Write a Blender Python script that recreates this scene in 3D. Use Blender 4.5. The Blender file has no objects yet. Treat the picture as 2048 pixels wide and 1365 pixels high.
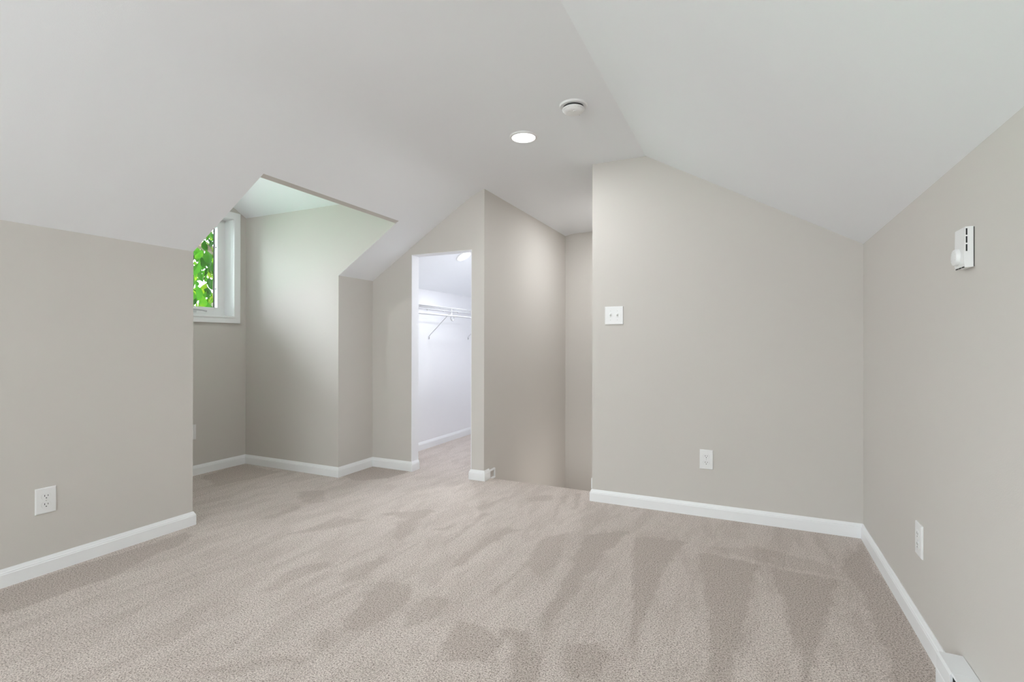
import bpy, bmesh, math, random
import numpy as np
from mathutils import Vector, Matrix
random.seed(7)
rng = np.random.default_rng(7)
S = bpy.context.scene
COL = S.collection
R = math.radians

# ---------------------------------------------------------------- camera
cd = bpy.data.cameras.new('camera'); cam = bpy.data.objects.new('camera', cd); COL.objects.link(cam)
cd.sensor_width = 36.0; cd.lens = 1005.73 / 2048 * 36.0; cd.clip_start = 0.02
cam.matrix_world = (Matrix.Translation((0, 0, 1.08)) @ Matrix.Rotation(R(25.1323), 4, 'Z')
                    @ Matrix.Rotation(R(90 + 0.1667), 4, 'X') @ Matrix.Rotation(R(0.0879), 4, 'Z'))
S.camera = cam
# ---------------------------------------------------------------- view
S.view_settings.view_transform = 'Standard'; S.view_settings.look = 'None'
S.view_settings.gamma = 1; S.view_settings.use_curve_mapping = False
S.view_settings.exposure = 0.13
S.cycles.use_denoising = True
S.cycles.max_bounces = 14; S.cycles.diffuse_bounces = 10; S.cycles.transparent_max_bounces = 16
S.cycles.sample_clamp_indirect = 6.0
# ---------------------------------------------------------------- sky and sun
W = bpy.data.worlds.new('world'); S.world = W; W.use_nodes = True
# hazy sky: even white veil with a wide bright region added out of view to light the dormer
wn = W.node_tree; bg = wn.nodes['Background']; bg.inputs[1].default_value = 1.0
wt = wn.nodes.new('ShaderNodeTexCoord'); wd = wn.nodes.new('ShaderNodeVectorMath'); wd.operation = 'DOT_PRODUCT'
wd.inputs[1].default_value = Vector((-.60, -.44, .76)).normalized()
wm = wn.nodes.new('ShaderNodeMath'); wm.operation = 'MAXIMUM'; wm.inputs[1].default_value = 0
wp = wn.nodes.new('ShaderNodeMath'); wp.operation = 'POWER'; wp.inputs[1].default_value = 5
ws = wn.nodes.new('ShaderNodeMix'); ws.data_type = 'RGBA'; ws.clamp_factor = True
ws.inputs[6].default_value = (5.0, 5.3, 5.6, 1); ws.inputs[7].default_value = (29, 31, 34, 1)
wn.links.new(wt.outputs['Generated'], wd.inputs[0]); wn.links.new(wd.outputs['Value'], wm.inputs[0]); wn.links.new(wm.outputs[0], wp.inputs[0])
wn.links.new(wp.outputs[0], ws.inputs[0]); wn.links.new(ws.outputs[2], bg.inputs[0])
def lamp(name, kind, loc, power, color=(1, 1, 1), **k):
    l = bpy.data.lights.new(name, kind); l.energy = power; l.color = color
    for a, v in k.items(): setattr(l, a, v)
    o = bpy.data.objects.new(name, l); COL.objects.link(o); o.location = loc
    return o
sun = lamp('sun', 'SUN', (0, 0, 8), 24.0, (1, .97, .9), angle=R(1)); sun.rotation_euler = (R(-8), R(27), 0)
XL_ = -2.966
# fill lamp at the added gable window behind the camera, tilted at the ceiling
gable_fill = lamp('gable_fill_lamp', 'AREA', (-1.2, -2.56, 1.35), 40, (.94, .978, 1.0), shape='RECTANGLE', size=1.9, size_y=1.25)
gable_fill.rotation_euler = (R(130), 0, 0)
side = lamp('knee_wall_fill_lamp', 'AREA', (XL_ - .04, -1.3, .98), 32, (.94, .978, 1.0), shape='RECTANGLE', size=.86, size_y=.96); side.rotation_euler = (0, R(-105), 0)  # unseen fill lamp added to brighten the right wall
XB_ = -.9638; LAMP_W = 7.5; CLOSET_W = 11.5; STAIR_FILL_W = 11
low = lamp('stairwell_fill_lamp', 'AREA', (XB_ - .02, 4.6, -.35), 3.0, (1, .97, .93), shape='RECTANGLE', size=.5, size_y=.8); low.rotation_euler = (0, R(90), 0)  # bare fill lamp, added out of view to lift the lower partition

# ---------------------------------------------------------------- materials
def srgb(r, g, b):
    f = lambda c: (c / 255 / 12.92) if c / 255 <= .04045 else ((c / 255 + .055) / 1.055) ** 2.4
    return (f(r), f(g), f(b), 1)
def mat(name, col, rough=.5, metal=0, bump=0, bscale=200, spec=.5, vary=0):
    m = bpy.data.materials.new(name); m.use_nodes = True; nt = m.node_tree; p = nt.nodes['Principled BSDF']
    p.inputs['Base Color'].default_value = col; p.inputs['Roughness'].default_value = rough
    p.inputs['Metallic'].default_value = metal; p.inputs['Specular IOR Level'].default_value = spec
    tc = nt.nodes.new('ShaderNodeTexCoord')
    if bump:
        n = nt.nodes.new('ShaderNodeTexNoise'); n.inputs['Scale'].default_value = bscale; n.inputs['Detail'].default_value = 3
        b = nt.nodes.new('ShaderNodeBump'); b.inputs['Strength'].default_value = bump; b.inputs['Distance'].default_value = .002
        nt.links.new(tc.outputs['Object'], n.inputs['Vector']); nt.links.new(n.outputs['Fac'], b.inputs['Height'])
        nt.links.new(b.outputs['Normal'], p.inputs['Normal'])
    if vary:
        n = nt.nodes.new('ShaderNodeTexNoise'); n.inputs['Scale'].default_value = 1.3
        mx = nt.nodes.new('ShaderNodeMix'); mx.data_type = 'RGBA'
        mx.inputs[6].default_value = col; mx.inputs[7].default_value = tuple(c * (1 - vary) for c in col[:3]) + (1,)
        nt.links.new(tc.outputs['Object'], n.inputs['Vector']); nt.links.new(n.outputs['Fac'], mx.inputs[0])
        nt.links.new(mx.outputs[2], p.inputs['Base Color'])
    return m
M = {}
M['greige'] = mat('greige_wall_paint', (.60, .572, .538, 1), .75, bump=.12, bscale=260, spec=.3, vary=.03)
M['ceiling'] = mat('flat_ceiling_paint', (.835, .85, .875, 1), .85, bump=.12, bscale=240, spec=.2, vary=.02)
M['closet'] = mat('closet_white_paint', (.84, .84, .86, 1), .75, bump=.1, bscale=240, spec=.2)
M['trim'] = mat('semigloss_trim_paint', (.84, .85, .86, 1), .35, bump=.03, bscale=40)
M['plastic'] = mat('white_plastic', (.79, .79, .79, 1), .35, bump=.02, bscale=300)
M['plastic_grey'] = mat('light_grey_plastic', (.50, .50, .50, 1), .4, bump=.02, bscale=300)
M['wire'] = mat('white_vinyl_coated_wire', (.60, .60, .62, 1), .4, bump=.02, bscale=300)
M['dark'] = mat('dark_slot', (.012, .012, .012, 1), .8, bump=.02)
M['screw'] = mat('painted_screw', (.62, .62, .60, 1), .4, metal=.3, bump=.02)
M['heater'] = mat('enamelled_sheet_metal', (.78, .79, .80, 1), .38, bump=.02, bscale=30)
M['heater_shade'] = mat('shaded_heater_interior', (.05, .05, .055, 1), .6, metal=.2, bump=.05)  # colour darkened to stand for shade inside the heater slot
M['gasket'] = mat('black_glazing_gasket', (.01, .01, .012, 1), .6, bump=.02)
M['bark'] = mat('bark', (.11, .08, .06, 1), .9, bump=.8, bscale=30)
M['lawn'] = mat('lawn', (.09, .44, .22, 1), .9, bump=.6, bscale=40, vary=.3)
M['bounce_pale'] = mat('pale_bounce_ground', (.6, .6, .58, 1), .7, bump=.1)
M['bounce_white'] = mat('white_bounce_surface', (.85, .86, .85, 1), .8, bump=.1)
def emis(name, col, s):
    m = bpy.data.materials.new(name); m.use_nodes = True; nt = m.node_tree; p = nt.nodes['Principled BSDF']
    p.inputs['Base Color'].default_value = (.9, .9, .9, 1)
    p.inputs['Emission Color'].default_value = col; p.inputs['Emission Strength'].default_value = s
    return m
M['lens'] = emis('lit_lens', (1, .99, .97, 1), 9.0)
def glass_mat():
    m = bpy.data.materials.new('window_glass'); m.use_nodes = True; nt = m.node_tree; nt.nodes.remove(nt.nodes['Principled BSDF'])
    o = nt.nodes['Material Output']; t = nt.nodes.new('ShaderNodeBsdfTransparent'); g = nt.nodes.new('ShaderNodeBsdfGlossy')
    g.inputs['Roughness'].default_value = .02; t.inputs[0].default_value = (.96, .98, .97, 1)
    f = nt.nodes.new('ShaderNodeFresnel'); f.inputs[0].default_value = 1.45; x = nt.nodes.new('ShaderNodeMixShader')
    nt.links.new(f.outputs[0], x.inputs[0]); nt.links.new(t.outputs[0], x.inputs[1]); nt.links.new(g.outputs[0], x.inputs[2])
    nt.links.new(x.outputs[0], o.inputs[0]); return m
M['glass'] = glass_mat()
def leaf_mat():
    m = bpy.data.materials.new('leaf'); m.use_nodes = True; nt = m.node_tree; nt.nodes.remove(nt.nodes['Principled BSDF'])
    o = nt.nodes['Material Output']; d = nt.nodes.new('ShaderNodeBsdfDiffuse'); t = nt.nodes.new('ShaderNodeBsdfTranslucent')
    x = nt.nodes.new('ShaderNodeMixShader'); x.inputs[0].default_value = .4
    a = nt.nodes.new('ShaderNodeAttribute'); a.attribute_name = 'tone'
    r = nt.nodes.new('ShaderNodeValToRGB'); e = r.color_ramp.elements
    e[0].position = 0; e[0].color = (.005, .024, .002, 1); e[1].position = 1; e[1].color = (.12, .17, .006, 1)
    q = e.new(.6); q.color = (.020, .080, .004, 1)
    nt.links.new(a.outputs['Fac'], r.inputs[0]); nt.links.new(r.outputs[0], d.inputs[0]); nt.links.new(r.outputs[0], t.inputs[0])
    nt.links.new(d.outputs[0], x.inputs[1]); nt.links.new(t.outputs[0], x.inputs[2]); nt.links.new(x.outputs[0], o.inputs[0]); return m
M['leaf'] = leaf_mat()
def carpet_mat():
    m = bpy.data.materials.new('cut_pile_carpet'); m.use_nodes = True; nt = m.node_tree; L = nt.links; N = nt.nodes
    p = N['Principled BSDF']; p.inputs['Roughness'].default_value = 1; p.inputs['Specular IOR Level'].default_value = .05
    p.inputs['Sheen Weight'].default_value = .15
    tc = N.new('ShaderNodeTexCoord')
    def noise(scale, detail, rough=.5, vec=None, dist=0):
        n = N.new('ShaderNodeTexNoise'); n.inputs['Scale'].default_value = scale; n.inputs['Detail'].default_value = detail
        n.inputs['Roughness'].default_value = rough; n.inputs['Distortion'].default_value = dist; L.new(vec or tc.outputs['Object'], n.inputs['Vector']); return n.outputs['Fac']
    def ramp(f, p0, p1, c0=(0, 0, 0, 1), c1=(1, 1, 1, 1)):
        r = N.new('ShaderNodeValToRGB'); e = r.color_ramp.elements; e[0].position = p0; e[1].position = p1; e[0].color = c0; e[1].color = c1
        L.new(f, r.inputs[0]); return r.outputs[0]
    def math_(op, a, b):
        n = N.new('ShaderNodeMath'); n.operation = op
        for i, v in ((0, a), (1, b)):
            if isinstance(v, (int, float)): n.inputs[i].default_value = v
            else: L.new(v, n.inputs[i])
        return n.outputs[0]
    def mix(f, a, b):
        n = N.new('ShaderNodeMix'); n.data_type = 'RGBA'
        L.new(f, n.inputs[0])
        for i, v in ((6, a), (7, b)):
            if isinstance(v, tuple): n.inputs[i].default_value = v
            else: L.new(v, n.inputs[i])
        return n.outputs[2]
    at = N.new('ShaderNodeAttribute'); at.attribute_name = 'nap'
    # brushed streaks along the vacuum direction
    mp = N.new('ShaderNodeMapping'); mp.inputs['Scale'].default_value = (1.0, .28, 1); mp.inputs['Rotation'].default_value = (0, 0, R(8))
    L.new(tc.outputs['Object'], mp.inputs[0])
    streak = ramp(noise(9, 4, .62, mp.outputs[0], .5), .47, .56)
    mp2 = N.new('ShaderNodeMapping'); mp2.inputs['Scale'].default_value = (1.0, .16, 1); mp2.inputs['Rotation'].default_value = (0, 0, R(-9)); mp2.inputs['Location'].default_value = (3, 7, 0)
    L.new(tc.outputs['Object'], mp2.inputs[0])
    streak2 = ramp(noise(19, 3, .6, mp2.outputs[0], .3), .46, .60)
    nap = math_('ADD', at.outputs['Fac'], math_('ADD', math_('MULTIPLY', streak, .36), math_('MULTIPLY', streak2, .20)))
    base = mix(nap, CARPET_LIGHT, CARPET_DARK)
    fine = noise(215, 3, .8)
    spk = ramp(fine, .38, .60)
    dark = mix(ramp(noise(160, 2, .75), .36, .50), (.34, .30, .27, 1), (1, 1, 1, 1))
    mul = N.new('ShaderNodeMix'); mul.data_type = 'RGBA'; mul.blend_type = 'MULTIPLY'; mul.inputs[0].default_value = 1
    L.new(base, mul.inputs[6]); L.new(mix(spk, (.56, .54, .52, 1), (1.22, 1.22, 1.22, 1)), mul.inputs[7])
    mul2 = N.new('ShaderNodeMix'); mul2.data_type = 'RGBA'; mul2.blend_type = 'MULTIPLY'; mul2.inputs[0].default_value = .85
    L.new(mul.outputs[2], mul2.inputs[6]); L.new(dark, mul2.inputs[7])
    L.new(mul2.outputs[2], p.inputs['Base Color'])
    b = N.new('ShaderNodeBump'); b.inputs['Strength'].default_value = .55; b.inputs['Distance'].default_value = .006
    L.new(fine, b.inputs['Height']); L.new(b.outputs['Normal'], p.inputs['Normal'])
    return m
CARPET_LIGHT = (.735, .658, .612, 1); CARPET_DARK = (.575, .503, .458, 1)
M['carpet'] = carpet_mat()

# ---------------------------------------------------------------- helpers
def put(name, bm, m, parent=None, smooth=None, loc=None):
    me = bpy.data.meshes.new(name); bmesh.ops.recalc_face_normals(bm, faces=bm.faces[:]); bm.to_mesh(me); bm.free()
    me.materials.append(m if not isinstance(m, str) else M[m])
    if smooth is not None:
        me.shade_smooth(); me.set_sharp_from_angle(angle=R(smooth))
    o = bpy.data.objects.new(name, me); COL.objects.link(o)
    if loc: o.location = loc
    if parent: o.parent = parent
    return o
def struct(name, bm, m, parent=None, smooth=None):
    o = put(name, bm, m, parent, smooth)
    if parent is None: o['kind'] = 'structure'
    return o
def thing(name, label, cat, loc=(0, 0, 0), group=None, mtx=None):
    o = bpy.data.objects.new(name, None); COL.objects.link(o); o.empty_display_size = .05
    if mtx is not None: o.matrix_world = mtx
    else: o.location = loc
    o['label'] = label; o['category'] = cat
    if group: o['group'] = group
    return o
def box(bm, x0, x1, y0, y1, z0, z1, bev=0):
    r = bmesh.ops.create_cube(bm, size=1, matrix=Matrix.Translation(((x0 + x1) / 2, (y0 + y1) / 2, (z0 + z1) / 2)) @ Matrix.Diagonal((abs(x1 - x0), abs(y1 - y0), abs(z1 - z0), 1)))
    if bev:
        es = list({e for v in r['verts'] for e in v.link_edges})
        bmesh.ops.bevel(bm, geom=es, offset=bev, segments=3, affect='EDGES', profile=.5)
    return bm
def B(*a, **k): return box(bmesh.new(), *a, **k)
def prism(bm, pts, axis, a0, a1):
    """extrude a 2-D polygon along an axis; pts are the two other coordinates in xyz order"""
    def co(p, a):
        return {'x': (a, p[0], p[1]), 'y': (p[0], a, p[1]), 'z': (p[0], p[1], a)}[axis]
    A = [bm.verts.new(co(p, a0)) for p in pts]; C = [bm.verts.new(co(p, a1)) for p in pts]
    bm.faces.new(A); bm.faces.new(C[::-1]); n = len(pts)
    for i in range(n): bm.faces.new((A[i], A[(i + 1) % n], C[(i + 1) % n], C[i]))
    return bm
def P(pts, axis, a0, a1): return prism(bmesh.new(), pts, axis, a0, a1)
def cyl(bm, c, axis, r, h, seg=32, r2=None):
    rot = {'x': Matrix.Rotation(R(90), 4, 'Y'), 'y': Matrix.Rotation(R(-90), 4, 'X'), 'z': Matrix.Identity(4)}[axis]
    bmesh.ops.create_cone(bm, cap_ends=True, segments=seg, radius1=r, radius2=r if r2 is None else r2, depth=h, matrix=Matrix.Translation(c) @ rot)
    return bm
def lathe(bm, prof, seg=48, mtx=Matrix.Identity(4)):
    rings = []
    for r, z in prof:
        if r < 1e-6: rings.append([bm.verts.new(mtx @ Vector((0, 0, z)))]); continue
        rings.append([bm.verts.new(mtx @ Vector((r * math.cos(2 * math.pi * i / seg), r * math.sin(2 * math.pi * i / seg), z))) for i in range(seg)])
    for a, b in zip(rings, rings[1:]):
        for i in range(seg):
            j = (i + 1) % seg
            if len(a) == 1: bm.faces.new((a[0], b[i], b[j]))
            elif len(b) == 1: bm.faces.new((a[i], b[0], a[j]))
            else: bm.faces.new((a[i], b[i], b[j], a[j]))
    return bm
def tube(bm, pts, r, seg=8, cap=True):
    pts = [Vector(p) for p in pts]; rings = []
    up = Vector((0, 0, 1))
    for i, p in enumerate(pts):
        d = (pts[min(i + 1, len(pts) - 1)] - pts[max(i - 1, 0)]).normalized()
        u = up if abs(d.dot(up)) < .95 else Vector((1, 0, 0))
        s = d.cross(u).normalized(); t = d.cross(s).normalized(); rr = r[i] if isinstance(r, (list, tuple)) else r
        rings.append([bm.verts.new(p + (s * math.cos(2 * math.pi * k / seg) + t * math.sin(2 * math.pi * k / seg)) * rr) for k in range(seg)])
    for a, b in zip(rings, rings[1:]):
        for k in range(seg): bm.faces.new((a[k], a[(k + 1) % seg], b[(k + 1) % seg], b[k]))
    if cap: bm.faces.new(rings[0]); bm.faces.new(rings[-1][::-1])
    return bm
def copy_tree(o, parent=None):
    c = o.copy(); COL.objects.link(c)
    if parent: c.parent = parent
    for ch in list(o.children): copy_tree(ch, c)
    return c

# ---------------------------------------------------------------- room shell
XL, XR, XO, XP, XB = -2.966, .578, -4.056, -1.862, -.9638
YF, Y1, Y2, YC, YB, YS, YE = -2.6, 1.889, 3.053, 3.458, 3.346, 3.552, 5.383
ZC, HK, HR, DE, DP = 2.301, 1.6145, 1.629, 2.184, 2.504
XT, ZT = -2.3725, 1.9915
T = .10
# ceiling underside: left slope, rounded crease, flat, right slope
kL = (ZT - HK) / (XT - XL)
prof = [(XL - .13, HK - .13 * kL), (XL, HK), (XT, ZT)]
A0, C0, B0 = (-2.02, 2.211), (-1.873, 2.301), (-1.70, 2.301)
for i in range(11):
    t = i / 10
    prof.append(tuple((1 - t) ** 2 * a + 2 * t * (1 - t) * c + t * t * b for a, c, b in zip(A0, C0, B0)))
prof += [(-.605, ZC), (XR, HR), (XR + .13, HR - .13 * .568)]
def ceil_z(x):
    for (x0, z0), (x1, z1) in zip(prof, prof[1:]):
        if x0 <= x <= x1: return z0 + (z1 - z0) * (x - x0) / (x1 - x0)
    return prof[0][1]
def top_pts(x0, x1, dz=0):
    xs = [x0] + [p[0] for p in prof if x0 < p[0] < x1] + [x1]
    return [(x, ceil_z(x) + dz) for x in xs]
bm = bmesh.new()
def slab(y0, y1, xmin=None):
    lo = prof if xmin is None else [p for p in prof if p[0] >= xmin - 1e-6]
    hi = [(x, z + .12) for x, z in lo]
    prism(bm, lo + hi[::-1], 'y', y0, y1)
slab(YF - T, Y1); slab(Y1, Y2 + .0006, XT); slab(Y2 + .0006, YE + T)
struct('ceiling', bm, 'ceiling', smooth=12)
# dormer gable ceiling and header
YM = (Y1 + Y2) / 2; g = .55
bm = bmesh.new()
prism(bm, [(Y1 - .1, DE - .055), (YM, DP), (Y2 + .1, DE - .055), (Y2 + .1, DE + .07), (YM, DP + .12), (Y1 - .1, DE + .07)], 'x', XO - T, -2.39)
struct('ceiling_dormer', bm, 'ceiling')
struct('wall_dormer_header', P([(XT - .0003, ZT + .0002), (-2.407, 1.979), (-2.407, 2.62), (XT + .05, 2.62), (XT + .05, ZT + .1)], 'y', Y1 - .05, Y2 + .05), 'greige')
# knee walls
kn = lambda: [(XL - .114, -.2), (XL, -.2), (XL, HK + .002), (XL - .114, HK - .114 * kL + .002)]
bm = bmesh.new(); prism(bm, kn(), 'y', YF - T, -1.8); prism(bm, kn(), 'y', -.8, Y1); box(bm, XL - .114, XL, -1.8, -.8, -.2, .5); prism(bm, [(XL - .114, 1.44), (XL, 1.44)] + kn()[2:], 'y', -1.8, -.8)
struct('wall_left', bm, 'greige')
struct('wall_left_return', P(kn(), 'y', Y2 + .0006, YC + .02), 'greige')
struct('wall_closet_left', P(kn(), 'y', YC + .02, YE + T), 'closet')
# dormer cheeks
ck = [(XO, -.2), (XL - .113, -.2), (XL - .113, HK - .114 * kL + .004), (XL, HK + .004), (XT, ZT + .004), (XT, DE + .03), (XO, DE + .03)]
struct('wall_dormer_near', P(ck, 'y', Y1 - .09, Y1 + .0004), 'greige')
ck2 = [(XO, -.2), (XL - .0005, -.2), (XL - .0005, HK + .0006), (XT, ZT + .0006), (XT, DE + .03), (XO, DE + .03)]
struct('wall_dormer_side', P(ck2, 'y', Y2, Y2 + .09), 'greige')
# dormer outer wall with window opening
WY0, WY1, WZ0, WZ1 = 2.013, 2.929, 1.299, 2.150
bm = bmesh.new(); xo0, xo1 = XO - .16, XO
box(bm, xo0, xo1, Y1 - .09, WY0, -.2, DE); box(bm, xo0, xo1, WY1, Y2 + .09, -.2, DE)
box(bm, xo0, xo1, WY0, WY1, -.2, WZ0); box(bm, xo0, xo1, WY0, WY1, WZ1, DE)
prism(bm, [(Y1 - .09, DE), (Y2 + .09, DE), (YM, DP + .06)], 'x', xo0, xo1)
struct('wall_dormer_outer', bm, 'greige')
# closet front wall with doorway
DX0, DX1, DZ = -2.552, -1.974, 1.813
bm = bmesh.new()
for x0, x1, z in ((XL - .05, DX0, -.2), (DX0, DX1, DZ), (DX1, XP, -.2)):
    prism(bm, [(x0, z), (x1, z)] + top_pts(x0, x1, .03)[::-1], 'y', YC, YC + .092)
struct('wall_closet_front', bm, 'greige')
bm = bmesh.new()
box(bm, DX0, DX0 + .004, YC - .0015, YC + .094, -.02, DZ); box(bm, DX1 - .004, DX1, YC - .0015, YC + .094, -.02, DZ)
box(bm, DX0 + .004, DX1 - .004, YC - .0015, YC + .094, DZ - .004, DZ)
struct('door_1', bm, 'closet')
# partition between closet and stairwell
struct('wall_partition', P([(XP - .1, -2.6), (XP, -2.6), (XP, ceil_z(XP) + .03), (XP - .1, ceil_z(XP - .1) + .03)], 'y', YC + .092, YE + T), 'greige')
struct('wall_closet_right', P([(XP - .106, -.02), (XP - .1, -.02), (XP - .1, ceil_z(XP - .1)), (XP - .106, ceil_z(XP - .106))], 'y', YC + .094, YE), 'closet')
struct('wall_closet_end', P([(XL, -.2), (XP - .1, -.2)] + top_pts(XL, XP - .1, .03)[::-1], 'y', YE, YE + T), 'closet')
# stairwell
struct('wall_stairwell_end', P([(XP, -2.6), (XB + .1, -2.6)] + top_pts(XP, XB + .1, .03)[::-1], 'y', YE, YE + T), 'greige')
bm = bmesh.new(); box(bm, XB, XB + .11, YB + .11, YE, -2.6, ZC + .03); box(bm, XB, XB + .11, YB, YB + .11, -.2, ZC + .03)
struct('wall_stairwell_right', bm, 'greige')
struct('wall_back', P([(XB + .11, -.2), (XR + .1, -.2)] + top_pts(XB + .11, XR + .1, .03)[::-1], 'y', YB, YB + .11), 'greige')
struct('wall_right', P([(XR, -.2), (XR + .11, -.2), (XR + .11, HR - .03), (XR, HR + .01)], 'y', YF - T, YB + .11), 'greige')
# wall behind the camera with an opening for the added window
FX0, FX1, FZ0, FZ1 = -2.15, -.25, .72, 1.98
bm = bmesh.new()
for x0, x1, z0, z1 in ((XL - .114, FX0, -.2, None), (FX0, FX1, -.2, FZ0), (FX0, FX1, FZ1, None), (FX1, XR + .11, -.2, None)):
    if z1 is not None: box(bm, x0, x1, YF - T, YF, z0, z1)
    else: prism(bm, [(x0, z0), (x1, z0)] + top_pts(x0, x1, .03)[::-1], 'y', YF - T, YF)
struct('wall_front', bm, 'greige')

# ---------------------------------------------------------------- carpet floor with vacuum strokes
STROKES = [
  (1.0, [(-0.82, 2.77), (-0.61, 2.87), (-0.65, 2.63), (-0.69, 2.53), (-0.67, 2.12), (-0.69, 1.97), (-0.68, 1.79), (-0.7, 1.73), (-0.73, 1.92), (-0.75, 2.12), (-0.79, 2.46)]),
  (1.0, [(-0.57, 2.84), (-0.3, 2.85), (-0.35, 2.69), (-0.34, 2.6), (-0.36, 2.35), (-0.37, 2.12), (-0.37, 1.89), (-0.35, 1.72), (-0.39, 1.87), (-0.46, 2.22), (-0.54, 2.68)]),
  (1.0, [(-0.22, 2.73), (-0.12, 2.76), (0.06, 2.71), (0.01, 2.58), (-0.0, 2.4), (-0.01, 2.21), (-0.04, 1.98), (-0.06, 1.66), (-0.1, 1.55), (-0.12, 1.83), (-0.16, 2.29), (-0.18, 2.53)]),
  (1.0, [(0.09, 2.73), (0.14, 2.7), (0.39, 2.7), (0.32, 2.51), (0.28, 2.34), (0.25, 2.17), (0.2, 1.98), (0.15, 1.71), (0.16, 1.98), (0.16, 2.21), (0.14, 2.43)]),
  (0.9, [(0.56, 3.3), (0.55, 2.94), (0.57, 2.4), (0.56, 2.15), (0.54, 1.94), (0.41, 1.83), (0.44, 2.21), (0.43, 2.37), (0.44, 2.68), (0.41, 2.88)]),
  (0.8, [(-0.58, 1.7), (-0.49, 1.72), (-0.45, 1.67), (-0.45, 1.57), (-0.52, 1.59)]),
  (0.5, [(-0.24, 2.85), (0.21, 2.74), (0.41, 2.74), (0.38, 2.86), (0.03, 2.95), (-0.13, 2.87)]),
  (0.9, [(-1.17, 2.67), (-1.24, 2.51), (-1.26, 2.35), (-1.24, 2.11), (-1.31, 2.02), (-1.31, 2.06), (-1.3, 2.28), (-1.3, 2.54), (-1.28, 2.65)]),
  (0.9, [(-1.01, 2.59), (-0.93, 2.71), (-0.85, 2.27), (-0.87, 2.16), (-0.96, 2.22), (-0.98, 1.92), (-1.0, 1.95), (-0.99, 2.21)]),
  (0.8, [(-1.73, 1.78), (-1.65, 2.03), (-1.61, 2.0), (-1.58, 1.82), (-1.64, 1.71)]),
  (0.8, [(-1.5, 1.8), (-1.36, 1.85), (-1.29, 1.73), (-1.28, 1.63), (-1.31, 1.45), (-1.38, 1.43), (-1.42, 1.47), (-1.45, 1.64)]),
  (0.8, [(-1.25, 1.77), (-1.13, 1.79), (-1.1, 1.66), (-1.18, 1.51), (-1.22, 1.63)]),
  (0.9, [(-1.03, 1.67), (-0.9, 1.71), (-0.8, 1.63), (-0.8, 1.52), (-0.93, 1.44), (-0.98, 1.57)]),
  (1.0, [(-0.84, 1.7), (-0.8, 1.72), (-0.77, 1.71), (-0.74, 1.73), (-0.69, 1.61), (-0.64, 1.59), (-0.56, 1.4), (-0.66, 1.36), (-0.74, 1.59), (-0.79, 1.68), (-0.82, 1.67)]),
  (0.9, [(-1.63, 2.44), (-1.58, 2.59), (-1.57, 2.5), (-1.59, 2.43)]),
  (0.8, [(-1.38, 3.23), (-1.24, 3.34), (-1.21, 3.25), (-1.35, 3.16)]),
  (1.0, [(-1.18, 3.32), (-1.16, 3.38), (-1.1, 3.05), (-1.09, 2.95)]),
  (1.0, [(-1.12, 3.44), (-1.08, 3.46), (-1.01, 3.13), (-1.03, 3.12)]),
  (0.7, [(-1.71, 2.24), (-1.82, 2.68), (-1.84, 2.68), (-1.9, 2.57), (-1.91, 2.44), (-1.76, 2.25)]),
  (0.7, [(-2.29, 2.23), (-2.29, 2.36), (-2.08, 2.39), (-2.19, 2.19), (-2.35, 2.01)]),
  (0.6, [(-1.96, 1.72), (-1.87, 1.88), (-1.81, 1.82), (-1.86, 1.68), (-1.87, 1.51), (-1.91, 1.49)]),
  (0.6, [(-1.46, 1.37), (-1.4, 1.41), (-1.35, 1.35), (-1.38, 1.31)]),
  (0.7, [(-1.6, 2.89), (-1.53, 3.16), (-1.51, 3.2), (-1.54, 2.84)]),
  (0.7, [(-1.51, 2.82), (-1.48, 2.8), (-1.45, 2.26), (-1.47, 2.27)]),
  (0.8, [(-0.6, 1.72), (-0.48, 1.76), (-0.43, 1.7), (-0.51, 1.55), (-0.55, 1.58)]),
  (1.0, [(-2.95, 3.09), (-2.96, 3.43), (-2.55, 3.45), (-2.57, 3.21), (-2.77, 3.05)]),
  (0.9, [(-3.98, 2.61), (-4.06, 3.01), (-3.53, 2.98), (-3.55, 2.71), (-3.59, 2.47)]),
  (0.6, [(-2.94, 2.6), (-2.81, 2.74), (-2.58, 2.54), (-2.67, 2.47)]),
  (0.7, [(-2.68, 2.11), (-2.71, 2.4), (-2.64, 2.39), (-2.62, 2.17)]),
  (0.8, [(-2.11, 2.5), (-1.88, 2.7), (-1.79, 2.71), (-1.87, 2.52)]),
  (1.0, [(-2.98, 0.89), (-2.94, 1.03), (-2.87, 1.83), (-2.79, 1.79), (-2.76, 1.73), (-2.65, 1.31), (-2.68, 0.94), (-2.67, 0.8)]),
  (0.6, [(-1.65, 1.07), (-1.47, 1.19), (-1.35, 1.28), (-1.39, 1.19), (-1.5, 1.09)]),
]

def grid_lines(segs):
    out = []
    for a, b, s in segs:
        n = max(1, round((b - a) / s)); out += [a + (b - a) * i / n for i in range(n)]
    return out + [segs[-1][1]]
gx = grid_lines([(XO, XL, .02), (XL, XP - .1, .016), (XP - .1, XP, .016), (XP, XB, .016), (XB, XR, .016)])
gy = grid_lines([(YF, .7, .1), (.7, Y1, .016), (Y1, Y2, .016), (Y2, YB + .01, .016), (YB + .01, YS, .016), (YS, YE, .03)])
GX, GY = np.meshgrid(np.array(gx), np.array(gy), indexing='ij')
def vnoise(x, y, s, seed):
    r = np.random.default_rng(seed).random((64, 64)); u = x * s + 100; v = y * s + 100
    i = np.floor(u).astype(int); j = np.floor(v).astype(int); fu = u - i; fv = v - j
    fu = fu * fu * (3 - 2 * fu); fv = fv * fv * (3 - 2 * fv); q = lambda a, b: r[a % 64, b % 64]
    return (q(i, j) * (1 - fu) + q(i + 1, j) * fu) * (1 - fv) + (q(i, j + 1) * (1 - fu) + q(i + 1, j + 1) * fu) * fv
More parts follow.
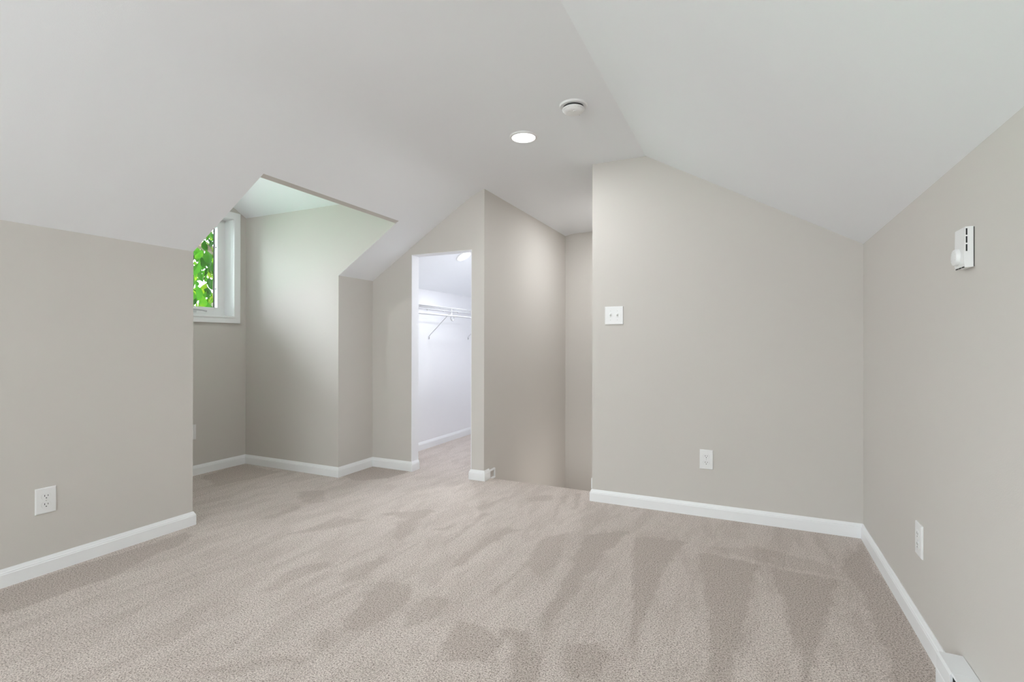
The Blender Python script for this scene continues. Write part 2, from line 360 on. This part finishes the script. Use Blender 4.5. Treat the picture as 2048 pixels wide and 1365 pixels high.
wx = GX + .02 * (vnoise(GX, GY, 9, 1) - .5) + .02 * (vnoise(GX, GY, 30, 2) - .5)
wy = GY + .05 * (vnoise(GX, GY, 9, 3) - .5) + .03 * (vnoise(GX, GY, 30, 4) - .5)
nap = np.zeros_like(GX)
for w, poly in STROKES:
    p = np.array(poly); d2 = np.full(GX.shape, 1e9); inside = np.zeros(GX.shape, bool)
    for k in range(len(p)):
        a = p[k]; b = p[(k + 1) % len(p)]; e = b - a; L2 = (e ** 2).sum() + 1e-12
        t = np.clip(((wx - a[0]) * e[0] + (wy - a[1]) * e[1]) / L2, 0, 1)
        d2 = np.minimum(d2, (wx - a[0] - t * e[0]) ** 2 + (wy - a[1] - t * e[1]) ** 2)
        c = ((a[1] > wy) != (b[1] > wy)); xi = (b[0] - a[0]) * (wy - a[1]) / (b[1] - a[1] + 1e-12) + a[0]
        inside ^= c & (wx < xi)
    sd = np.sqrt(d2) * np.where(inside, 1, -1)
    soft = .022
    nap = np.maximum(nap, w * np.clip((sd + soft * .5) / soft, 0, 1))
nap = nap * (.75 + .35 * vnoise(GX, GY, 6, 9)) + .18 * vnoise(GX, GY * .5, 5, 8)
def inside_floor(x, y):
    if XL < x < XR and YF < y < YS: return not (y > YB + .01 and x > XB)
    if XO < x < XL: return Y1 < y < Y2
    return XL < x < XP - .1 and YS < y < YE
vid = {}; V = []; F = []; NV = []
def vv(i, j):
    if (i, j) not in vid:
        vid[(i, j)] = len(V); V.append((gx[i], gy[j], 0.0)); NV.append(float(nap[i, j]))
    return vid[(i, j)]
for i in range(len(gx) - 1):
    for j in range(len(gy) - 1):
        if inside_floor((gx[i] + gx[i + 1]) / 2, (gy[j] + gy[j + 1]) / 2):
            F.append((vv(i, j), vv(i + 1, j), vv(i + 1, j + 1), vv(i, j + 1)))
for x0, x1, y0, y1 in ((XL - .05, XR + .05, YF - .05, YS), (XO - .05, XL, Y1 - .05, Y2 + .05), (XL - .05, XP - .1, YS, YE + .05)):
    k = len(V); z0, z1 = -.25, -.003
    V += [(x0, y0, z0), (x1, y0, z0), (x1, y1, z0), (x0, y1, z0), (x0, y0, z1), (x1, y0, z1), (x1, y1, z1), (x0, y1, z1)]; NV += [0.] * 8
    F += [(k, k + 3, k + 2, k + 1), (k + 4, k + 5, k + 6, k + 7), (k, k + 1, k + 5, k + 4), (k + 1, k + 2, k + 6, k + 5), (k + 2, k + 3, k + 7, k + 6), (k + 3, k, k + 4, k + 7)]
me = bpy.data.meshes.new('floor'); me.from_pydata(V, [], F); me.materials.append(M['carpet'])
at = me.attributes.new('nap', 'FLOAT', 'POINT'); at.data.foreach_set('value', NV)
fo = bpy.data.objects.new('floor', me); COL.objects.link(fo); fo['kind'] = 'structure'
# carpeted stairs going down
bm = bmesh.new(); z = 0
pts = [(YS, -.25)]
zz = -.19; y = YS
pts = [(YS, -2.6), (YS, zz)]
for k in range(6):
    y += .27; pts += [(y, zz), (y, zz - .19)]; zz -= .19
pts += [(YE, zz), (YE, -2.6)]
prism(bm, pts, 'x', XP, XB); struct('floor_stairs', bm, 'carpet')

# ---------------------------------------------------------------- baseboards (room on the right of the path)
BP = [(0, 0), (.0135, 0), (.0135, .056), (.0115, .0595), (.0115, .0635), (.0085, .067), (.006, .074), (.0035, .0795), (0, .0795)]
def baseboards(names, path, prof=BP):
    pts = [Vector(p) for p in path]; nr = []
    for a, b in zip(pts, pts[1:]):
        d = (b - a).normalized(); nr.append(Vector((d.y, -d.x)))
    for k, nm in enumerate(names):
        bm = bmesh.new(); rings = []
        for e, pt in ((0, pts[k]), (1, pts[k + 1])):
            other = nr[k - 1] if (e == 0 and k > 0) else (nr[k + 1] if (e == 1 and k + 1 < len(nr)) else None)
            n = nr[k]
            off = n if other is None else (n + other) / (1 + n.dot(other))
            rings.append([bm.verts.new((pt.x + off.x * o, pt.y + off.y * o, z)) for o, z in prof])
        a, b = rings; m = len(a)
        for i in range(m): bm.faces.new((a[i], a[(i + 1) % m], b[(i + 1) % m], b[i]))
        bm.faces.new(a); bm.faces.new(b[::-1]); struct(nm, bm, 'trim')
baseboards(['baseboard_left', 'baseboard_dormer_near', 'baseboard_dormer_outer', 'baseboard_dormer_side', 'baseboard_return', 'baseboard_closet_front', 'baseboard_doorway_left'],
           [(XL, YF), (XL, Y1), (XO, Y1), (XO, Y2), (XL, Y2), (XL, YC), (DX0 + .004, YC), (DX0 + .004, YC + .092)])
baseboards(['baseboard_closet_left', 'baseboard_closet_end'], [(XL, YC + .095), (XL, YE), (XP - .106, YE)])
baseboards(['baseboard_doorway_right', 'baseboard_partition_end', 'baseboard_partition'], [(DX1 - .004, YC + .092), (DX1 - .004, YC), (XP, YC), (XP, YC + .078)])
baseboards(['baseboard_stair_return', 'baseboard_back', 'baseboard_right'], [(XB, YB + .05), (XB, YB), (XR, YB), (XR, 1.918)])
baseboards(['baseboard_right_near', 'baseboard_front'], [(XR, .62), (XR, YF), (XL, YF)])

# ---------------------------------------------------------------- dormer window
def ring(bm, x0, x1, oy0, oy1, oz0, oz1, iy0, iy1, iz0, iz1, bev=0):
    box(bm, x0, x1, oy0, oy1, oz0, iz0, bev); box(bm, x0, x1, oy0, oy1, iz1, oz1, bev)
    box(bm, x0, x1, oy0, iy0, iz0, iz1, bev); box(bm, x0, x1, iy1, oy1, iz0, iz1, bev); return bm
c = .058
w1 = struct('window_1', ring(bmesh.new(), XO, XO + .016, WY0 - c, WY1 + c, WZ0 - .055, WZ1 + .055, WY0 + .004, WY1 - .004, WZ0 + .004, WZ1 - .004), 'trim')
def wpart(name, bm, m, parent=None): return put(name, bm, m, parent or w1)
wpart('casing_bead', ring(bmesh.new(), XO + .016, XO + .021, WY0 - .010, WY1 + .010, WZ0 - .010, WZ1 + .010, WY0 + .002, WY1 - .002, WZ0 + .002, WZ1 - .002), 'trim')
FXI = -4.156
wpart('window_jamb', ring(bmesh.new(), FXI - .05, XO, WY0, WY1, WZ0, WZ1, WY0 + .006, WY1 - .006, WZ0 + .006, WZ1 - .006), 'trim')
iy0, iy1, iz0, iz1 = WY0 + .074, 2.855, 1.377, WZ1 - .075
sash = wpart('window_frame', ring(bmesh.new(), -4.199, FXI, WY0 + .006, WY1 - .006, WZ0 + .006, WZ1 - .006, iy0, iy1, iz0, iz1), 'plastic')
wpart('glazing_gasket', ring(bmesh.new(), -4.203, -4.199, iy0 - .02, iy1 + .02, iz0 - .02, iz1 + .02, iy0 + .003, iy1 - .006, iz0 + .003, iz1 - .003), 'gasket', sash)
wpart('glass', B(-4.209, -4.205, iy0 - .02, iy1 + .02, iz0 - .02, iz1 + .02), 'glass', sash)
for z in (1.901, 1.540): wpart('screen_clip', B(-4.184, -4.170, iy1 - .002, iy1, z - .003, z + .003), 'dark', sash)
bm = bmesh.new(); box(bm, FXI, FXI + .030, 2.47, 2.66, 1.328, 1.352, .004)
cr = wpart('crank_base', bm, 'plastic', sash)
bm = bmesh.new(); tube(bm, [(FXI + .036, 2.52, 1.350), (FXI + .040, 2.60, 1.352), (FXI + .038, 2.70, 1.345), (FXI + .036, 2.735, 1.339)], [.006, .0055, .006, .008])
wpart('crank_handle', bm, 'plastic_grey', sash)
# ---------------------------------------------------------------- added gable window behind the camera, unseen, for fill light
def ringy(bm, y0, y1, ox0, ox1, oz0, oz1, ix0, ix1, iz0, iz1):
    box(bm, ox0, ox1, y0, y1, oz0, iz0); box(bm, ox0, ox1, y0, y1, iz1, oz1); box(bm, ox0, ix0, y0, y1, iz0, iz1); box(bm, ix1, ox1, y0, y1, iz0, iz1); return bm
w2 = struct('added_window_2', ringy(bmesh.new(), YF, YF + .016, FX0 - c, FX1 + c, FZ0 - c, FZ1 + c, FX0, FX1, FZ0, FZ1), 'trim')
bm = ringy(bmesh.new(), YF - .07, YF - .03, FX0, FX1, FZ0, FZ1, FX0 + .05, FX1 - .05, FZ0 + .05, FZ1 - .05); box(bm, -1.23, -1.17, YF - .07, YF - .03, FZ0 + .05, FZ1 - .05)
fr = put('window_frame', bm, 'plastic', w2)
put('glass', B(FX0 + .04, FX1 - .04, YF - .052, YF - .048, FZ0 + .04, FZ1 - .04), 'glass', fr)

w3 = struct('added_window_3', ring(bmesh.new(), XL, XL + .016, -1.8 - c, -.8 + c, .5 - c, 1.44 + c, -1.8, -.8, .5, 1.44), 'trim')  # added window behind the camera, a frame for the side fill lamp
fr = put('window_frame', ring(bmesh.new(), XL - .10, XL - .06, -1.8, -.8, .5, 1.44, -1.75, -.85, .55, 1.39), 'plastic', w3)
put('glass', B(XL - .084, XL - .080, -1.76, -.84, .54, 1.40), 'glass', fr)

# ---------------------------------------------------------------- ceiling lights
def disc_light(label, mtx, r, power, cat='ceiling light', group=None, lens='lens', col=(.95, .98, 1.0)):
    t = thing('ceiling_light', label, cat, mtx=mtx, group=group)
    bm = bmesh.new(); lathe(bm, [(r * .80, -.004), (r * .84, -.010), (r * .97, -.007), (r, -.002), (r, .004), (r * .80, .004), (r * .80, -.004)])
    put('trim_ring', bm, 'plastic', t, 30)
    bm = bmesh.new(); lathe(bm, [(0, -.0085), (r * .4, -.008), (r * .82, -.005), (r * .82, .002), (0, .002)]); put('lens', bm, lens, t, 40)
    l = lamp('ceiling_light_lamp', 'AREA', (0, 0, 0), power, col, shape='DISK', size=r * 1.5)
    l.parent = t; l.location = (0, 0, -.012)
    return t
disc_light('round recessed light glowing on the flat ceiling near the smoke detector', Matrix.Translation((-1.203, 2.722, ZC)), .083, LAMP_W)
nrm = Vector((kL, 0, -1)).normalized(); zax = -nrm; xax = Vector((1, 0, kL)).normalized(); yax = zax.cross(xax)
mt = Matrix((xax, yax, zax)).transposed().to_4x4(); mt.translation = Vector((-2.487, 4.2, ceil_z(-2.487)))
disc_light('round light glowing on the sloped ceiling inside the closet, seen through the doorway', mt, .083, CLOSET_W, col=(.90, .95, 1.0))

disc_light('added round fill light, unseen over the stairwell behind the far wall', Matrix.Translation((-1.09, 4.55, ZC)), .083, STAIR_FILL_W)  # hidden light added to brighten the stairwell partition

kg = (DP - DE) / (YM - Y1); n2 = Vector((0, kg, -1)).normalized(); z2 = -n2; x2 = Vector((1, 0, 0)); y2 = z2.cross(x2)
mt2 = Matrix((x2, y2, z2)).transposed().to_4x4(); mt2.translation = Vector((-3.35, 2.10, DE + kg * (2.10 - Y1)))
disc_light('added round fill light, unseen on the near ceiling slope inside the dormer alcove', mt2, .083, 3.2)  # hidden light added to brighten the dormer floor and outer wall

# ---------------------------------------------------------------- smoke detector
sd = thing('smoke_detector', 'round white smoke detector on the flat ceiling between the recessed light and the ridge', 'smoke detector', (-.812, 2.47, ZC))
bm = bmesh.new(); lathe(bm, [(0, 0), (.071, 0), (.071, -.004), (.068, -.009), (.052, -.010), (0, -.010)]); put('mounting_plate', bm, 'plastic', sd, 30)
bm = bmesh.new(); lathe(bm, [(0, -.0095), (.051, -.0095), (.051, -.0185), (0, -.0185)]); put('vent_gap', bm, 'dark', sd, 30)
bm = bmesh.new(); lathe(bm, [(0, -.018), (.0535, -.018), (.0565, -.021), (.0560, -.027), (.050, -.034), (.043, -.0385), (.034, -.040), (0, -.0405)]); bd = put('body', bm, 'plastic', sd, 30)
bm = bmesh.new()
for k in range(20):
    a = 2 * math.pi * (k + .5) / 20; mt_ = Matrix.Rotation(a, 4, 'Z') @ Matrix.Translation((.0535, 0, -.0285)) @ Matrix.Rotation(R(-52), 4, 'Y') @ Matrix.Diagonal((.0015, .009, .003, 1))
    if k % 5: bmesh.ops.create_cube(bm, size=1, matrix=mt_)
put('vent_slots', bm, 'screw', bd)['kind'] = 'stuff'
bm = bmesh.new(); lathe(bm, [(0, 0), (.009, 0), (.009, -.002), (.0075, -.003), (0, -.003)]); put('test_button', bm, 'plastic', bd, 30, (0.012, -.018, -.0400))
bm = bmesh.new(); box(bm, -.006, .006, -.0015, .0015, -.0006, 0); put('printed_mark', bm, 'screw', bd, None, (-.012, -.026, -.0402))
bm = bmesh.new(); box(bm, -.0012, .0012, -.012, .0, -.0008, .0006); put('seam', bm, 'dark', bd, None, (.018, .046, -.0355)); 

# ---------------------------------------------------------------- wall plates (front faces local -y)
def wall_mtx(x, y, z, deg): return Matrix.Translation((x, y, z)) @ Matrix.Rotation(R(deg), 4, 'Z')
def plate(bm, w, h, t=.0065):
    pr = [(0, 0), (t * .45, 0), (t, .0035)]
    A = []
    for y, inset in ((0, 0), (-t * .5, 0), (-t * .85, .0015), (-t, .0045)):
        A.append([bm.verts.new((sx * (w / 2 - inset), y, sz * (h / 2 - inset))) for sx, sz in ((-1, -1), (1, -1), (1, 1), (-1, 1))])
    for a, b in zip(A, A[1:]):
        for i in range(4): bm.faces.new((a[i], a[(i + 1) % 4], b[(i + 1) % 4], b[i]))
    bm.faces.new(A[0]); bm.faces.new(A[-1]); return bm
def make_outlet(label, mtx):
    t = thing('wall_outlet', label, 'outlet', mtx=mtx, group='duplex wall outlets')
    put('cover_plate', plate(bmesh.new(), .0775, .120), 'plastic', t)
    for s in (1, -1):
        z = s * .0195; pts = []
        for k in range(36):
            a = 2 * math.pi * k / 36; pts.append((.0172 * math.cos(a), max(-.0142, min(.0142, .0172 * math.sin(a)))))
        bm = prism(bmesh.new(), [(x * 1.08, zz + z) for x, zz in pts], 'y', -.0050, -.0068); put('receptacle_gap', bm, 'screw', t)
        bm = prism(bmesh.new(), [(x, zz + z) for x, zz in pts], 'y', -.0050, -.0086); rc = put('receptacle', bm, 'plastic', t)
        for x, hh in ((-.0063, .0084), (.0063, .0070)): put('slot', B(x - .0011, x + .0011, -.0089, -.0080, z + .0035 - hh / 2, z + .0035 + hh / 2), 'dark', rc)
        g = [(.0025 * math.cos(a), .0026 * math.sin(a)) for a in [math.pi + math.pi * k / 10 for k in range(11)]] + [(.0025, .0014), (-.0025, .0014)]
        put('ground_hole', prism(bmesh.new(), [(x, zz + z - .0072) for x, zz in g], 'y', -.0089, -.0080), 'dark', rc)
    bm = cyl(bmesh.new(), (0, -.0070, 0), 'y', .0028, .0016, 16); put('screw', bm, 'screw', t)
    return t
o1 = make_outlet('white duplex outlet low on the left knee wall, left of the dormer alcove', wall_mtx(XL, 1.2015, .3405, 90))
def dup(src, label, mtx):
    c_ = copy_tree(src); c_.matrix_world = mtx; c_['label'] = label; return c_
dup(o1, 'white duplex outlet low on the far beige wall right of the stair opening', wall_mtx(-.2335, YB, .3545, 0))
dup(o1, 'white duplex outlet low on the right wall, seen steeply from the side', wall_mtx(XR, 2.333, .350, -90))
dup(o1, 'white outlet below the dormer window, mostly hidden by the knee wall corner', wall_mtx(XO, 2.568, .350, 90))
sw = thing('light_switch', 'white double toggle light switch on the far wall beside the stair opening', 'light switch', mtx=wall_mtx(-.8125, YB, 1.262, 0))
put('cover_plate', plate(bmesh.new(), .124, .121, .007), 'plastic', sw)
for x in (-.023, .023):
    bm = ringy(bmesh.new(), -.0082, -.0065, x - .0072, x + .0072, -.0135, .0135, x - .0050, x + .0050, -.0118, .0118); tf = put('toggle_frame', bm, 'plastic', sw)
    put('toggle_opening', B(x - .0050, x + .0050, -.0076, -.0062, -.0118, .0118), 'screw', tf)
    bm = bmesh.new()
    v = [(-.0042, -.007, -.004), (.0042, -.007, -.004), (.0042, -.007, .009), (-.0042, -.007, .009), (-.0032, -.021, .0055), (.0032, -.021, .0055), (.0032, -.019, .0115), (-.0032, -.019, .0115)]
    vs = [bm.verts.new((a + x, b, c_)) for a, b, c_ in v]
    for f in ((0, 1, 2, 3), (4, 5, 6, 7), (0, 1, 5, 4), (1, 2, 6, 5), (2, 3, 7, 6), (3, 0, 4, 7)): bm.faces.new([vs[i] for i in f])
    put('toggle', bm, 'plastic', sw)
    for z in (-.030, .030): put('screw', cyl(bmesh.new(), (x, -.0073, z), 'y', .0028, .0014, 16), 'screw', sw)

# ---------------------------------------------------------------- thermostat
th = thing('thermostat', 'white box thermostat with a round dial on the right wall', 'thermostat', (XR, 1.8715, 1.353))
def rel(bm): bmesh.ops.translate(bm, verts=bm.verts, vec=(-XR, -1.8715, -1.353)); return bm
y0, y1, z0, z1 = 1.834, 1.908, 1.296, 1.411
put('gap_shade_plate', rel(B(.5755, XR, y0 + .0015, y1 - .0015, z0 + .0015, z1 - .0015)), 'dark', th)  # plate coloured dark to stand for the shaded gap behind the body
bm = bmesh.new()
prism(bm, [(.5755, z0), (.5755, z1), (.558, z1), (.5562, z1 - .0018), (.5548, z0 + .012), (.5562, z0 + .001), (.5575, z0 - .001)], 'y', y0, y1)
tb = put('body', rel(bm), 'plastic', th)
for za, zb in ((1.387, 1.4055), (1.3645, 1.383), (1.341, 1.3605)): put('vent_slot', rel(B(.5585, .5620, y0 - .0004, y0 + .002, za, zb)), 'dark', tb)
for ya in (1.838, 1.861, 1.884): put('vent_slot', rel(B(.5552, .5580, ya, ya + .017, z0 - .0008, z0 + .0020)), 'dark', tb)
bm = bmesh.new(); lathe(bm, [(0, .0105), (.020, .0105), (.0225, .0095), (.0238, .007), (.0245, 0), (0, 0)], 40, Matrix.Translation((.5553, 1.884, 1.3300)) @ Matrix.Rotation(R(-90), 4, 'Y'))
dl = put('dial', rel(bm), 'plastic', th, 30)
bm = bmesh.new()
for k in range(9):
    a = R(-120 + 30 * k); big = k % 2 == 0
    cy_, cz_ = 1.884 + .0165 * math.sin(a), 1.330 + .0165 * math.cos(a); h = .0016 if big else .0008
    box(bm, .5445, .5449, cy_ - .0006, cy_ + .0006, cz_ - h, cz_ + h)
put('dial_marks', rel(bm), 'screw', dl)

# ---------------------------------------------------------------- baseboard heater
HY0, HY1, CAP = .62, 1.918, .112
ht = thing('baseboard_heater', 'white metal baseboard heater at the foot of the right wall', 'heater', (XR, (HY0 + HY1) / 2, 0))
def hrel(bm): bmesh.ops.translate(bm, verts=bm.verts, vec=(-XR, -(HY0 + HY1) / 2, 0)); return bm
H = lambda o, z: (XR - o, z)
g_ = .0012
hc = put('hood', hrel(P([H(g_, .152), H(.058, .152), H(.0605, .148), H(.059, .1472), H(.057, .150), H(g_, .150)], 'y', HY0 + .002, HY1 - .002)), 'heater', ht)
put('back_panel', hrel(P([H(g_, .006), H(g_, .151), H(.004, .151), H(.004, .006)], 'y', HY0 + .002, HY1 - .002)), 'heater_shade', ht)
put('front_panel', hrel(P([H(.0655, .018), H(.0655, .102), H(.0645, .104), H(.0580, .104), H(.0580, .102), H(.0640, .102), H(.0640, .018)], 'y', HY0, HY1)), 'heater', ht)
for a, b in ((HY1 - CAP, HY1), (HY0, HY0 + CAP)):
    put('end_cap', hrel(P([H(g_, .004), H(g_, .1525), H(.0590, .1525), H(.0635, .145), H(.0640, .104), H(.0637, .004)], 'y', a, b)), 'heater', ht)
for y in (HY1 - CAP - .001, HY0 + CAP + .001): put('end_shade_plate', hrel(B(XR - .0575, XR - .004, y - .0006, y + .0006, .020, .148)), 'heater_shade', ht)  # dark plates over the cap faces, put in as slot shade
bm = bmesh.new()
for k in range(120):
    y = HY0 + CAP + .01 + k * (HY1 - HY0 - 2 * CAP - .02) / 120; box(bm, XR - .052, XR - .010, y, y + .0008, .040, .092)
put('heating_fins', hrel(bm), 'heater_shade', ht)
bm = cyl(bmesh.new(), (XR - .031, (HY0 + HY1) / 2, .066), 'y', .007, HY1 - HY0 - 2 * CAP); put('heating_element', hrel(bm), 'heater_shade', ht, 30)

# ---------------------------------------------------------------- small brackets at the top of the stairs
def bracket(label, x, s, y0, y1, z0, z1):
    t = .011; e = .012; x1 = x + s * t
    bm = bmesh.new(); box(bm, min(x, x1), max(x, x1), y0, y1, z1 - e, z1); box(bm, min(x, x1), max(x, x1), y0, y1, z0, z0 + e)
    box(bm, min(x, x1), max(x, x1), y0, y0 + e * .7, z0 + e, z1 - e); box(bm, min(x, x1), max(x, x1), y1 - e * .7, y1, z0 + e, z1 - e)
    bmesh.ops.translate(bm, verts=bm.verts, vec=(-x, -(y0 + y1) / 2, -z0))
    o = put('wall_bracket', bm, 'trim', None, None, (x, (y0 + y1) / 2, z0)); o['label'] = label; o['category'] = 'bracket'; o['group'] = 'brackets at the head of the stairs'
    return o
bracket('small white open-framed bracket beside the baseboard end, on the wall right of the closet doorway', XP, 1, 3.537, 3.632, -.012, .066)
bracket('white bracket edge peeking out above the baseboard at the left corner of the far wall', XB, -1, 3.362, 3.44, .0797, .147)

# ---------------------------------------------------------------- closet wire shelf
SX, SZ, SY0, SY1 = -2.66, 1.422, YC + .10, YE - .004
sh = thing('wire_shelf', 'white wire closet shelf with a hanging rod along the closet wall', 'shelf', (XL, (SY0 + SY1) / 2, SZ))
org = (-XL, -(SY0 + SY1) / 2, -SZ)
def srel(bm): bmesh.ops.translate(bm, verts=bm.verts, vec=org); return bm
bm = bmesh.new()
n = int((SY1 - SY0) / .0254)
for k in range(n + 1):
    y = SY0 + .004 + k * (SY1 - SY0 - .008) / n
    tube(bm, [(XL + .008, y, SZ), (SX - .004, y, SZ), (SX, y, SZ - .004), (SX, y, SZ - .032)], .0014, 5)
put('wire_deck', srel(bm), 'wire', sh)
bm = bmesh.new()
for x, z in ((XL + .008, SZ - .003), (XL + .105, SZ - .003), (XL + .205, SZ - .003)): tube(bm, [(x, SY0, z), (x, SY1, z)], .0026, 6)
put('back_rails', srel(bm), 'wire', sh)
put('front_rail', srel(tube(bmesh.new(), [(SX + .002, SY0, SZ - .003), (SX + .002, SY1, SZ - .003)], .0030, 8)), 'wire', sh)
put('front_rail', srel(tube(bmesh.new(), [(SX + .001, SY0, SZ - .033), (SX + .001, SY1, SZ - .033)], .0030, 8)), 'wire', sh)
put('hanging_rod', srel(tube(bmesh.new(), [(SX, SY0, 1.3425), (SX, SY1, 1.3425)], .0078, 14)), 'wire', sh)
for y in (4.307, 5.105, 3.60):
    bm = bmesh.new(); tube(bm, [(XL + .005, y, 1.135), (XL + .012, y, 1.150), (SX - .045, y, 1.378), (SX - .022, y, 1.402), (SX - .010, y, 1.420)], .0044, 8)
    br = put('support_bracket', srel(bm), 'wire', sh)
    put('bracket_foot', srel(B(XL, XL + .008, y - .007, y + .007, 1.112, 1.142, .002)), 'wire', br)
    put('screw', srel(cyl(bmesh.new(), (XL + .0085, y, 1.127), 'x', .0038, .003, 12)), 'dark', br)
    put('screw', srel(cyl(bmesh.new(), (XL + .0085, y, 1.117), 'x', .0026, .003, 12)), 'dark', br)
for y in (4.273, 5.07):
    pts = [(SX - .014 , y + .012, SZ - .003)] + [(SX + .002, y + .030 * math.cos(a), 1.3235 + .030 * math.sin(a)) for a in [R(125 + 22 * k) for k in range(14)]]
    bm = bmesh.new(); tube(bm, pts, .0050, 8); put('rod_hook', srel(bm), 'plastic_grey', sh, 40)
for k in range(6):
    y = SY0 + .12 + k * .30
    bm = bmesh.new(); box(bm, XL, XL + .012, y - .006, y + .006, SZ - .014, SZ + .006, .002); put('wall_clip', srel(bm), 'plastic', sh)

# ---------------------------------------------------------------- outdoors: ground and leafy trees
gm = bmesh.new(); box(gm, -45, -7.5, -30, 40, -3.1, -3.0); struct('ground_lawn', gm, 'lawn')
gm = bmesh.new(); box(gm, -7.5, -4.4, -30, 40, -3.1, -2.98); struct('ground_bounce_strip', gm, 'bounce_pale')  # pale ground added to bounce neutral light up into the dormer
struct('ground_bounce_panel', box(bmesh.new(), -7.3, -4.3, -1.0, 6.0, .15, .25), 'bounce_white')  # unseen white panel added to bounce light onto the dormer ceiling
def tree(label, cx, cy, h, cr, n, seed):
    t = thing('tree', label, 'tree', (cx, cy, -3.0), 'trees outside the dormer window'); r = random.Random(seed)
    top = h + 3.0
    put('trunk', tube(bmesh.new(), [(0, 0, 0), (.1, .05, top * .3), (-.05, .1, top * .6), (.05, 0, top * .9)], [.20, .16, .11, .05], 10), 'bark', t)
    tips = []
    for k in range(9):
        a = k * 2.4; z = top * (.35 + .055 * k); L = cr * (.9 - .04 * k)
        p = [(0, 0, z), (.4 * L * math.cos(a), .4 * L * math.sin(a), z + .25), (.95 * L * math.cos(a + .2), .95 * L * math.sin(a + .2), z + .7)]
        put('branch', tube(bmesh.new(), p, [.07, .045, .012], 7), 'bark', t)
    Vt, Ft, tone = [], [], []
    shape = [(0, 0), (.22, .16), (.34, .42), (.27, .70), (0, 1.0), (-.27, .70), (-.34, .42), (-.22, .16)]
    for k in range(n):
        d = Vector((r.gauss(0, 1), r.gauss(0, 1), r.gauss(0, 1))).normalized() * (r.random() ** .45)
        c_ = Vector((d.x * cr, d.y * cr, h + 3.0 - cr * .9 + d.z * cr * 1.05))
        s = r.uniform(.10, .20); m_ = (Matrix.Rotation(r.uniform(0, 6.28), 4, 'Z') @ Matrix.Rotation(R(r.uniform(60, 150)), 4, 'X') @ Matrix.Rotation(r.uniform(-.7, .7), 4, 'Y')).to_3x3()
        k0 = len(Vt); tn = min(1, max(0, r.gauss(.52, .27)))
        Vt.append(c_ + m_ @ Vector((0, .5 * s, -.05 * s))); tone.append(tn)
        for x, y in shape: Vt.append(c_ + m_ @ Vector((x * s, y * s, .12 * s * abs(x) * 3 - .25 * s * y * y))); tone.append(min(1, max(0, tn + r.uniform(-.12, .12))))
        for i in range(8): Ft.append((k0, k0 + 1 + i, k0 + 1 + (i + 1) % 8))
    me = bpy.data.meshes.new('foliage'); me.from_pydata(Vt, [], Ft); me.materials.append(M['leaf']); me.shade_smooth()
    a_ = me.attributes.new('tone', 'FLOAT', 'POINT'); a_.data.foreach_set('value', tone)
    o = bpy.data.objects.new('foliage', me); COL.objects.link(o); o.parent = t
tree('leafy green tree close outside the dormer window', -7.3, 5.0, 4.4, 2.5, 2300, 3)
tree('tree farther off behind the close leafy tree', -13.5, 8.0, 5.2, 3.6, 1700, 5)
for nm, loc, rot, sx, sy in (('window_1_portal', (-4.23, YM, 1.725), (0, R(-90), 0), .85, .92), ):
    p_ = lamp(nm, 'AREA', loc, 1, shape='RECTANGLE', size=sx, size_y=sy); p_.rotation_euler = rot; p_.data.cycles.is_portal = True
